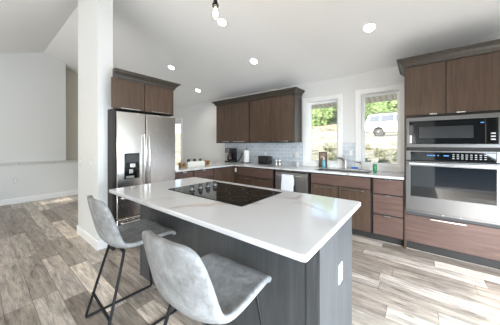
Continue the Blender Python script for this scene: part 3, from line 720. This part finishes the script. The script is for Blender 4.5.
def plate_x(label, x, y, z, sgn=1, w_=.07, h=.115, slots=True, group=None, name='wall_outlet', cat='outlet'):
    t = T(name, label, cat, (x, y, z), group)
    t.p('cover_plate', box(x, x+sgn*.006, y-w_/2, y+w_/2, z-h/2, z+h/2) if sgn > 0 else box(x-.006, x, y-w_/2, y+w_/2, z-h/2, z+h/2), 'white_plastic', .002)
    if slots:
        for dz in (-.02, .02): t.p('socket', box(*sorted((x+sgn*.006, x+sgn*.008)), y-.014, y+.014, z+dz-.013, z+dz+.013), 'trim_paint', .001)
def plate_y(label, x, y, z, name='wall_outlet', cat='outlet', kind='o', w_=.07):
    t = T(name, label, cat, (x, y, z))
    t.p('cover_plate', box(x-w_/2, x+w_/2, y-.006, y, z-.058, z+.058), 'white_plastic', .002)
    if kind == 'o':
        for dz in (-.02, .02): t.p('socket', box(x-.014, x+.014, y-.008, y-.006, z+dz-.013, z+dz+.013), 'trim_paint', .001)
    else: t.p('toggle', box(x-.012, x+.012, y-.010, y-.006, z-.03, z+.03), 'trim_paint', .002)
plate_x('white electrical outlet plate on the end of the island', -.38, 1.37, .555)
plate_x('white outlet low on the far half wall at left', XL, .54, .52)
plate_y('left of two faint white switch plates on the white post wall', -3.91, .95, 1.09, 'light_switch', 'switch', 's')
plate_y('right of two faint white switch plates, nearer the edge of the post', -3.43, .95, 1.09, 'light_switch', 'switch', 's')
plate_y('white outlet on the backsplash between paper towel roll and toaster', -2.72, YB-.012, 1.12)
plate_y('white outlet on backsplash tile between the two windows', -.93, YB-.012, 1.19)
t = T('wall_outlet', 'white outlet with bulky plug-in on the backsplash near the narrow window', 'outlet', (-1.96, YB-.012, 1.12))
t.p('cover_plate', box(-2.03, -1.91, YB-.018, YB-.012, 1.09, 1.205), 'white_plastic', .002)
t.p('plug_in', MB().box(-1.995, -1.945, YB-.055, YB-.018, 1.07, 1.13).box(-1.975, -1.935, YB-.05, YB-.018, 1.13, 1.17), 'white_plastic', .006)

# ------------------------------------------------------------------ small things on the back counter
ZC = .9155
t = T('coffee_maker', 'black drip coffee maker with silver front at the counter corner', 'coffee maker', (-3.62, 3.86, ZC), )
cx_, cy_ = -3.61, 3.83
t.p('base', box(cx_-.10, cx_+.10, cy_-.11, cy_+.11, ZC, ZC+.035), 'black_plastic', .006)
t.p('water_tank', box(cx_-.10, cx_+.10, cy_+.03, cy_+.11, ZC+.035, ZC+.24), 'black_plastic', .006)
hd = t.p('brew_head', box(cx_-.10, cx_+.10, cy_-.10, cy_+.11, ZC+.225, ZC+.335), 'black_plastic', .012)
t.p('front_plate', box(cx_-.06, cx_+.045, cy_-.104, cy_-.10, ZC+.235, ZC+.32), 'stainless', .002, parent=hd)
cf = t.p('carafe', MB().lathe([(.055, ZC+.037), (.068, ZC+.06), (.068, ZC+.11), (.048, ZC+.165), (.045, ZC+.185)], (cx_, cy_-.035, 0), 24), 'coffee_glass', 0, True)
t.p('carafe_lid', MB().lathe([(.046, ZC+.185), (.046, ZC+.2), (.02, ZC+.208)], (cx_, cy_-.035, 0), 20), 'black_plastic', 0, True, parent=cf)
t.p('carafe_handle', MB().tube([(cx_+.03, cy_-.08, ZC+.17), (cx_+.06, cy_-.115, ZC+.165), (cx_+.06, cy_-.118, ZC+.09), (cx_+.04, cy_-.09, ZC+.07)], .008, 8), 'black_plastic', 0, True, parent=cf)
t.p('brew_button', MB().lathe([(.010, -.108), (.010, -.104)], (cx_-.01, cy_, ZC+.26), 14, 'Y'), 'black_plastic', parent=hd)
t = T('paper_towel_holder', 'black holder with leaning arm carrying the white paper towel roll', 'paper towel holder', (-3.15, 3.86, ZC))
px_, py_ = -3.14, 3.86
t.p('base', MB().lathe([(.085, ZC), (.085, ZC+.008), (.02, ZC+.014)], (px_, py_, 0), 28), 'black_metal', 0, True)
t.p('rod', MB().lathe([(.008, ZC+.01), (.008, ZC+.315), (.014, ZC+.32), (.014, ZC+.335), (.006, ZC+.342)], (px_, py_, 0), 12), 'black_metal', 0, True)
t.p('arm', MB().tube([(px_-.255, py_-.06, ZC+.02), (px_-.18, py_-.06, ZC+.055), (px_-.12, py_-.06, ZC+.13), (px_-.09, py_-.06, ZC+.20), (px_-.085, py_-.05, ZC+.23)], .012, 8), 'black_metal', 0, True)
t.p('foot_bar', MB().tube([(px_-.255, py_-.06, ZC+.02), (px_-.12, py_-.03, ZC+.008), (px_, py_, ZC+.006)], .006, 8), 'black_metal', 0, True)
single('paper_towel_roll', 'white roll of paper towels standing on the black holder', 'paper towels', MB().lathe([(.020, ZC+.0145), (.062, ZC+.0145), (.064, ZC+.02), (.064, ZC+.285), (.062, ZC+.29), (.020, ZC+.29)], (px_, py_, 0), 32), 'paper', (px_, py_, ZC), 0, True)
# toaster
t = T('toaster', 'small black toaster against the backsplash', 'toaster', (-2.62, 3.88, ZC))
tx0, tx1 = -2.77, -2.50
t.p('body', MB().box(tx0, tx1, 3.79, 3.95, ZC+.015, ZC+.175), 'black_plastic', .02)
t.p('base', box(tx0+.01, tx1-.01, 3.80, 3.94, ZC, ZC+.018), 'black_plastic', .003)
t.p('slot', box(tx0+.05, tx1-.05, 3.835, 3.85, ZC+.174, ZC+.177), 'slot_dark'); t.p('slot', box(tx0+.05, tx1-.05, 3.89, 3.905, ZC+.174, ZC+.177), 'slot_dark')
t.p('lever', box(tx1, tx1+.015, 3.86, 3.885, ZC+.11, ZC+.125), 'bright_steel', .003)
def shaker(x, y, r, h, label):
    t = T('spice_shaker', label, 'shaker', (x, y, ZC))
    t.p('jar', MB().lathe([(r, ZC), (r, ZC+h*.7), (r*.9, ZC+h*.74)], (x, y, 0), 20), 'nickel', 0, True)
    t.p('cap', MB().lathe([(r*.98, ZC+h*.74), (r*.98, ZC+h*.95), (r*.8, ZC+h)], (x, y, 0), 20), 'bright_steel', 0, True)
shaker(-2.335, 3.85, .026, .125, 'left steel shaker beside the toaster on the counter')
shaker(-2.262, 3.86, .026, .120, 'right steel shaker, the one farther from the toaster')
t = T('scrub_caddy', 'small white cup standing under the wall plug by the narrow window', 'cup', (-1.88, 3.9, ZC))
t.p('cup', MB().lathe([(.030, ZC), (.036, ZC+.06), (.034, ZC+.062), (.029, ZC+.01)], (-1.88, 3.9, 0), 20), 'white_plastic', 0, True)
t.p('sponge_pad', box(-1.9, -1.86, 3.895, 3.905, ZC+.012, ZC+.075), 'paper', .002)
# frame and soap on the left window
t = T('photo_frame', 'dark wooden picture frame standing in front of the narrow window', 'picture frame', (-1.40, 3.95, ZC))
f0, f1, fz1 = -1.475, -1.325, ZC+.285
t.p('frame', MB().box(f0, f1, 3.955, 3.975, ZC, ZC+.02).box(f0, f1, 3.955, 3.975, fz1-.02, fz1).box(f0, f0+.02, 3.955, 3.975, ZC+.02, fz1-.02).box(f1-.02, f1, 3.955, 3.975, ZC+.02, fz1-.02), 'photo_dark', .002)
p_ = t.p('picture', box(f0+.02, f1-.02, 3.966, 3.972, ZC+.02, fz1-.02), 'photo_light')
t.p('easel_leg', box(-1.41, -1.39, 3.976, 4.0, ZC, ZC+.2), 'photo_dark')
def bottle(name, label, x, y, r, h, m, pump=False):
    t = T(name, label, 'bottle', (x, y, ZC))
    t.p('bottle_body', MB().lathe([(r*.9, ZC), (r, ZC+.006), (r, ZC+h*.55), (r*.45, ZC+h*.72), (r*.4, ZC+h*.76)], (x, y, 0), 20), m, 0, True)
    t.p('cap', MB().lathe([(r*.45, ZC+h*.76), (r*.45, ZC+h*.88), (r*.2, ZC+h*.89), (r*.2, ZC+h)], (x, y, 0), 14), 'white_plastic', 0, True)
    if pump: t.p('pump_nozzle', MB().tube([(x, y, ZC+h), (x-.03, y-.02, ZC+h), (x-.045, y-.03, ZC+h-.01)], .006, 8), 'white_plastic')
bottle('soap_bottle', 'pale teal soap pump bottle in front of the picture frame', -1.365, 3.90, .034, .20, 'blue_soap', True)
def gs():
    x, y = -.535, 3.78; h = .21
    t = T('dish_soap_bottle', 'green dish soap bottle at the right end of the sink', 'bottle', (x, y, ZC))
    t.p('bottle_body', MB().lathe([(.024, ZC), (.028, ZC+.006), (.027, ZC+.115), (.020, ZC+.125)], (x, y, 0), 20), 'green_soap', 0, True)
    t.p('cap', MB().lathe([(.012, ZC+.125), (.012, ZC+.15), (.005, ZC+.152), (.005, ZC+.175)], (x, y, 0), 14), 'white_plastic', 0, True)
gs()
t = T('sponge_holder', 'blue sponge in a small white dish behind the sink', 'sponge', (-.86, 3.93, ZC))
t.p('dish', box(-.905, -.80, 3.905, 3.96, ZC, ZC+.012), 'white_plastic', .003); t.p('sponge', box(-.90, -.805, 3.915, 3.95, ZC+.0125, ZC+.045), 'blue_sponge', .005)
# box of dark balls and the wooden blocks on the peninsula
t = T('planter_box', 'long cream box with three dark round plants on the left counter', 'planter', (-3.4, 2.58, ZC))
by0, by1, bx = 2.42, 2.82, -3.42
t.p('box', MB().box(bx-.05, bx+.05, by0, by1, ZC, ZC+.012).box(bx+.04, bx+.05, by0, by1, ZC+.012, ZC+.10).box(bx-.05, bx-.04, by0, by1, ZC+.012, ZC+.10).box(bx-.04, bx+.04, by0, by0+.01, ZC+.012, ZC+.10).box(bx-.04, bx+.04, by1-.01, by1, ZC+.012, ZC+.10).box(bx-.04, bx+.04, by0+.01, by1-.01, ZC+.05, ZC+.085), 'cream_paint', .002)
for k, y in enumerate((2.47, 2.61, 2.75)):
    mb = MB(); r = random.Random(k)
    mb.lathe([(.010, ZC+.083), (.024, ZC+.10), (.030, ZC+.12), (.024, ZC+.142), (.008, ZC+.150)], (bx, y, 0), 12)
    for v_ in mb.bm.verts: v_.co.x += r.uniform(-.006, .006); v_.co.y += r.uniform(-.006, .006)
    t.p('round_plant', mb, 'succulent')
def block(label, y0, y1, h):
    t = T('wooden_candle_block', label, 'candle holder', (-3.42, (y0+y1)/2, ZC))
    x0, x1 = -3.46, -3.38
    b = t.p('block', MB().box(x0, x1, y0, y1, ZC, ZC+.02).box(x0, x1, y0, y1, ZC+h-.02, ZC+h).box(x0, x1, y0, y0+.015, ZC+.02, ZC+h-.02).box(x0, x1, y1-.015, y1, ZC+.02, ZC+h-.02), 'oak', .002)
    t.p('candle', MB().lathe([(.022, ZC+.0205), (.022, ZC+h-.04)], (-3.42, (y0+y1)/2, 0), 16), 'photo_dark', 0, True)
block('wooden candle block at the left end of the cream planter box', 2.28, 2.385, .095); block('wooden candle block at the right end of the cream planter box', 2.855, 2.955, .11)

# ------------------------------------------------------------------ bar stools
def stool():
    root = thing('bar_stool', 'grey suede bar stool on black metal legs nearer the camera, at right', 'stool', (0, 0, 0), 0, 'grey bar stools at the island')
    # side profile of the upholstered shell: (y, z, half width, wrap)
    prof = [(.245, .618, .205, 0), (.240, .645, .218, .0), (.20, .662, .226, .004), (.10, .655, .232, .012), (0, .640, .236, .022), (-.09, .630, .238, .035), (-.155, .640, .236, .05),
            (-.195, .675, .232, .055), (-.218, .73, .226, .058), (-.234, .80, .222, .052), (-.250, .87, .215, .045), (-.264, .935, .200, .036), (-.270, .970, .172, .026), (-.271, .987, .12, .012)]
    bm = bmesh.new(); rows = []; nu = 14
    for i, (y, z, hw, wr) in enumerate(prof):
        z -= .022; p0 = prof[max(0, i-1)]; p1 = prof[min(len(prof)-1, i+1)]
        ty, tz = p1[0]-p0[0], p1[1]-p0[1]; L_ = math.hypot(ty, tz); ny_, nz_ = -tz/L_*-1, ty/L_*-1   # normal pointing to the sitter
        row = []
        for k in range(nu+1):
            u = -1+2*k/nu; s_ = abs(u)**2.6
            row.append(bm.verts.new((u*hw*(1-.03*s_), y+ny_*wr*s_, z+nz_*wr*s_)))
        rows.append(row)
    for A, B in zip(rows, rows[1:]):
        for k in range(nu): bm.faces.new([A[k], A[k+1], B[k+1], B[k]])
    mb = MB(); mb.bm.free(); mb.bm = bm
    sh = finish('seat_shell', mb, 'stool_suede', root, 0, False)
    sh.data.polygons.foreach_set('use_smooth', [True]*len(sh.data.polygons))
    sd_ = sh.modifiers.new('pad', 'SOLIDIFY'); sd_.thickness = .032; sd_.offset = 0; sb = sh.modifiers.new('sub', 'SUBSURF'); sb.levels = 2; sb.render_levels = 2
    # perimeter seam
    R_ = .0095
    for s in (-1, 1):
        finish('leg_frame', MB().tube([(s*.05, .16, 0.588), (s*.135, .165, 0.583), (s*.155, .172, 0.566), (s*.222, .238, .03), (s*.226, .235, .012), (s*.228, .215, .010), (s*.228, -.235, .010), (s*.226, -.255, .012), (s*.222, -.258, .03), (s*.150, -.125, 0.546), (s*.135, -.115, 0.574), (s*.05, -.11, 0.579)], R_, 10), 'black_metal', root, 0, True)
    for y in (.16, -.11): finish('seat_bracket', MB().tube([(-.13, y, .581), (.13, y, .581)], .009, 8), 'black_metal', root, 0, True)
    finish('footrest', MB().tube([(-.2035, .215, .20), (.2035, .215, .20)], R_, 10), 'black_metal', root, 0, True)
    finish('stretcher', MB().tube([(-.2035, -.22, .19), (.2035, -.22, .19)], R_, 10), 'black_metal', root, 0, True)
    return root
s1 = stool(); s1.location = (-.815, .72, 0); s1.rotation_euler = (0, 0, math.radians(2))
s2 = copy_tree(s1); s2.location = (-1.77, .765, 0); s2.rotation_euler = (0, 0, math.radians(-3))
s2['label'] = 'grey suede bar stool on black metal legs farther off, beside the white post'

# ------------------------------------------------------------------ lamps
def ceil_lamp(x, y, label, power=24):
    z = cz(y); ang = -math.atan(SL) if y > RID else math.atan(SL)
    t = thing('recessed_light', label, 'ceiling light', (x, y, z), 0); t.rotation_euler = (ang, 0, 0)
    finish('trim_ring', MB().lathe([(.085, -.003), (.088, -.0025), (.088, -.0005)], (0, 0, 0), 32), 'trim_paint', t, 0, True)
    finish('diffuser', MB().lathe([(.062, -.0065), (.064, -.0035)], (0, 0, 0), 32), 'lamp_emitter', t)
    l = bpy.data.lights.new('downlight', 'SPOT'); l.energy = power; l.spot_size = math.radians(130); l.spot_blend = .8; l.shadow_soft_size = .06; l.color = (1, .95, .88)
    o = bpy.data.objects.new('downlight', l); COL.objects.link(o); o.location = (x, y, z-.03)
ceil_lamp(-.51, 3.16, 'round recessed ceiling light nearest the oven cabinet', 5)
ceil_lamp(-2.38, 3.14, 'round recessed ceiling light in front of the wall cabinets', 7)
ceil_lamp(-4.29, 2.65, 'round recessed ceiling light above right end of fridge cabinet')
ceil_lamp(-4.47, 3.52, 'round recessed ceiling light left of wall cabinets, near the back wall', 14)
ceil_lamp(-2.32, 2.27, 'round recessed ceiling light just beside the hanging bulb', 10)
# pendant with a clear bulb
px_, py_ = -1.41, 1.30
t = T('pendant_lamp', 'hanging clear glass bulb on a dark socket over the island', 'pendant lamp', (px_, py_, 2.45))
t.p('canopy', MB().lathe([(.06, cz(py_)-.035), (.06, cz(py_)-.001)], (px_, py_, 0), 24), 'black_metal')
t.p('stem', MB().tube([(px_, py_, 2.60), (px_, py_, cz(py_)-.03)], .004, 8), 'black_metal')
t.p('stem', MB().tube([(px_-.012, py_-.012, 2.62), (px_-.02, py_-.018, cz(py_)-.03)], .003, 8), 'nickel')
t.p('stem', MB().tube([(px_+.012, py_+.012, 2.62), (px_+.02, py_+.018, cz(py_)-.03)], .003, 8), 'nickel')
t.p('socket', MB().lathe([(.028, 2.553), (.030, 2.565), (.022, 2.58), (.016, 2.60), (.014, 2.625)], (px_, py_, 0), 20), 'black_metal', 0, True)
t.p('bulb', MB().lathe([(.013, 2.553), (.018, 2.54), (.036, 2.505), (.040, 2.48), (.034, 2.455), (.018, 2.438), (.004, 2.434)], (px_, py_, 0), 24), 'bulb_glass', 0, True)
t.p('filament', MB().lathe([(.004, 2.545), (.012, 2.53), (.022, 2.49), (.016, 2.462), (.004, 2.455)], (px_, py_, 0), 12), 'bulb_glow', 0, True)
l = bpy.data.lights.new('pendant_light', 'POINT'); l.energy = 6; l.color = (1, .88, .7); l.shadow_soft_size = .03
o = bpy.data.objects.new('pendant_light', l); COL.objects.link(o); o.location = (px_, py_, 2.40)
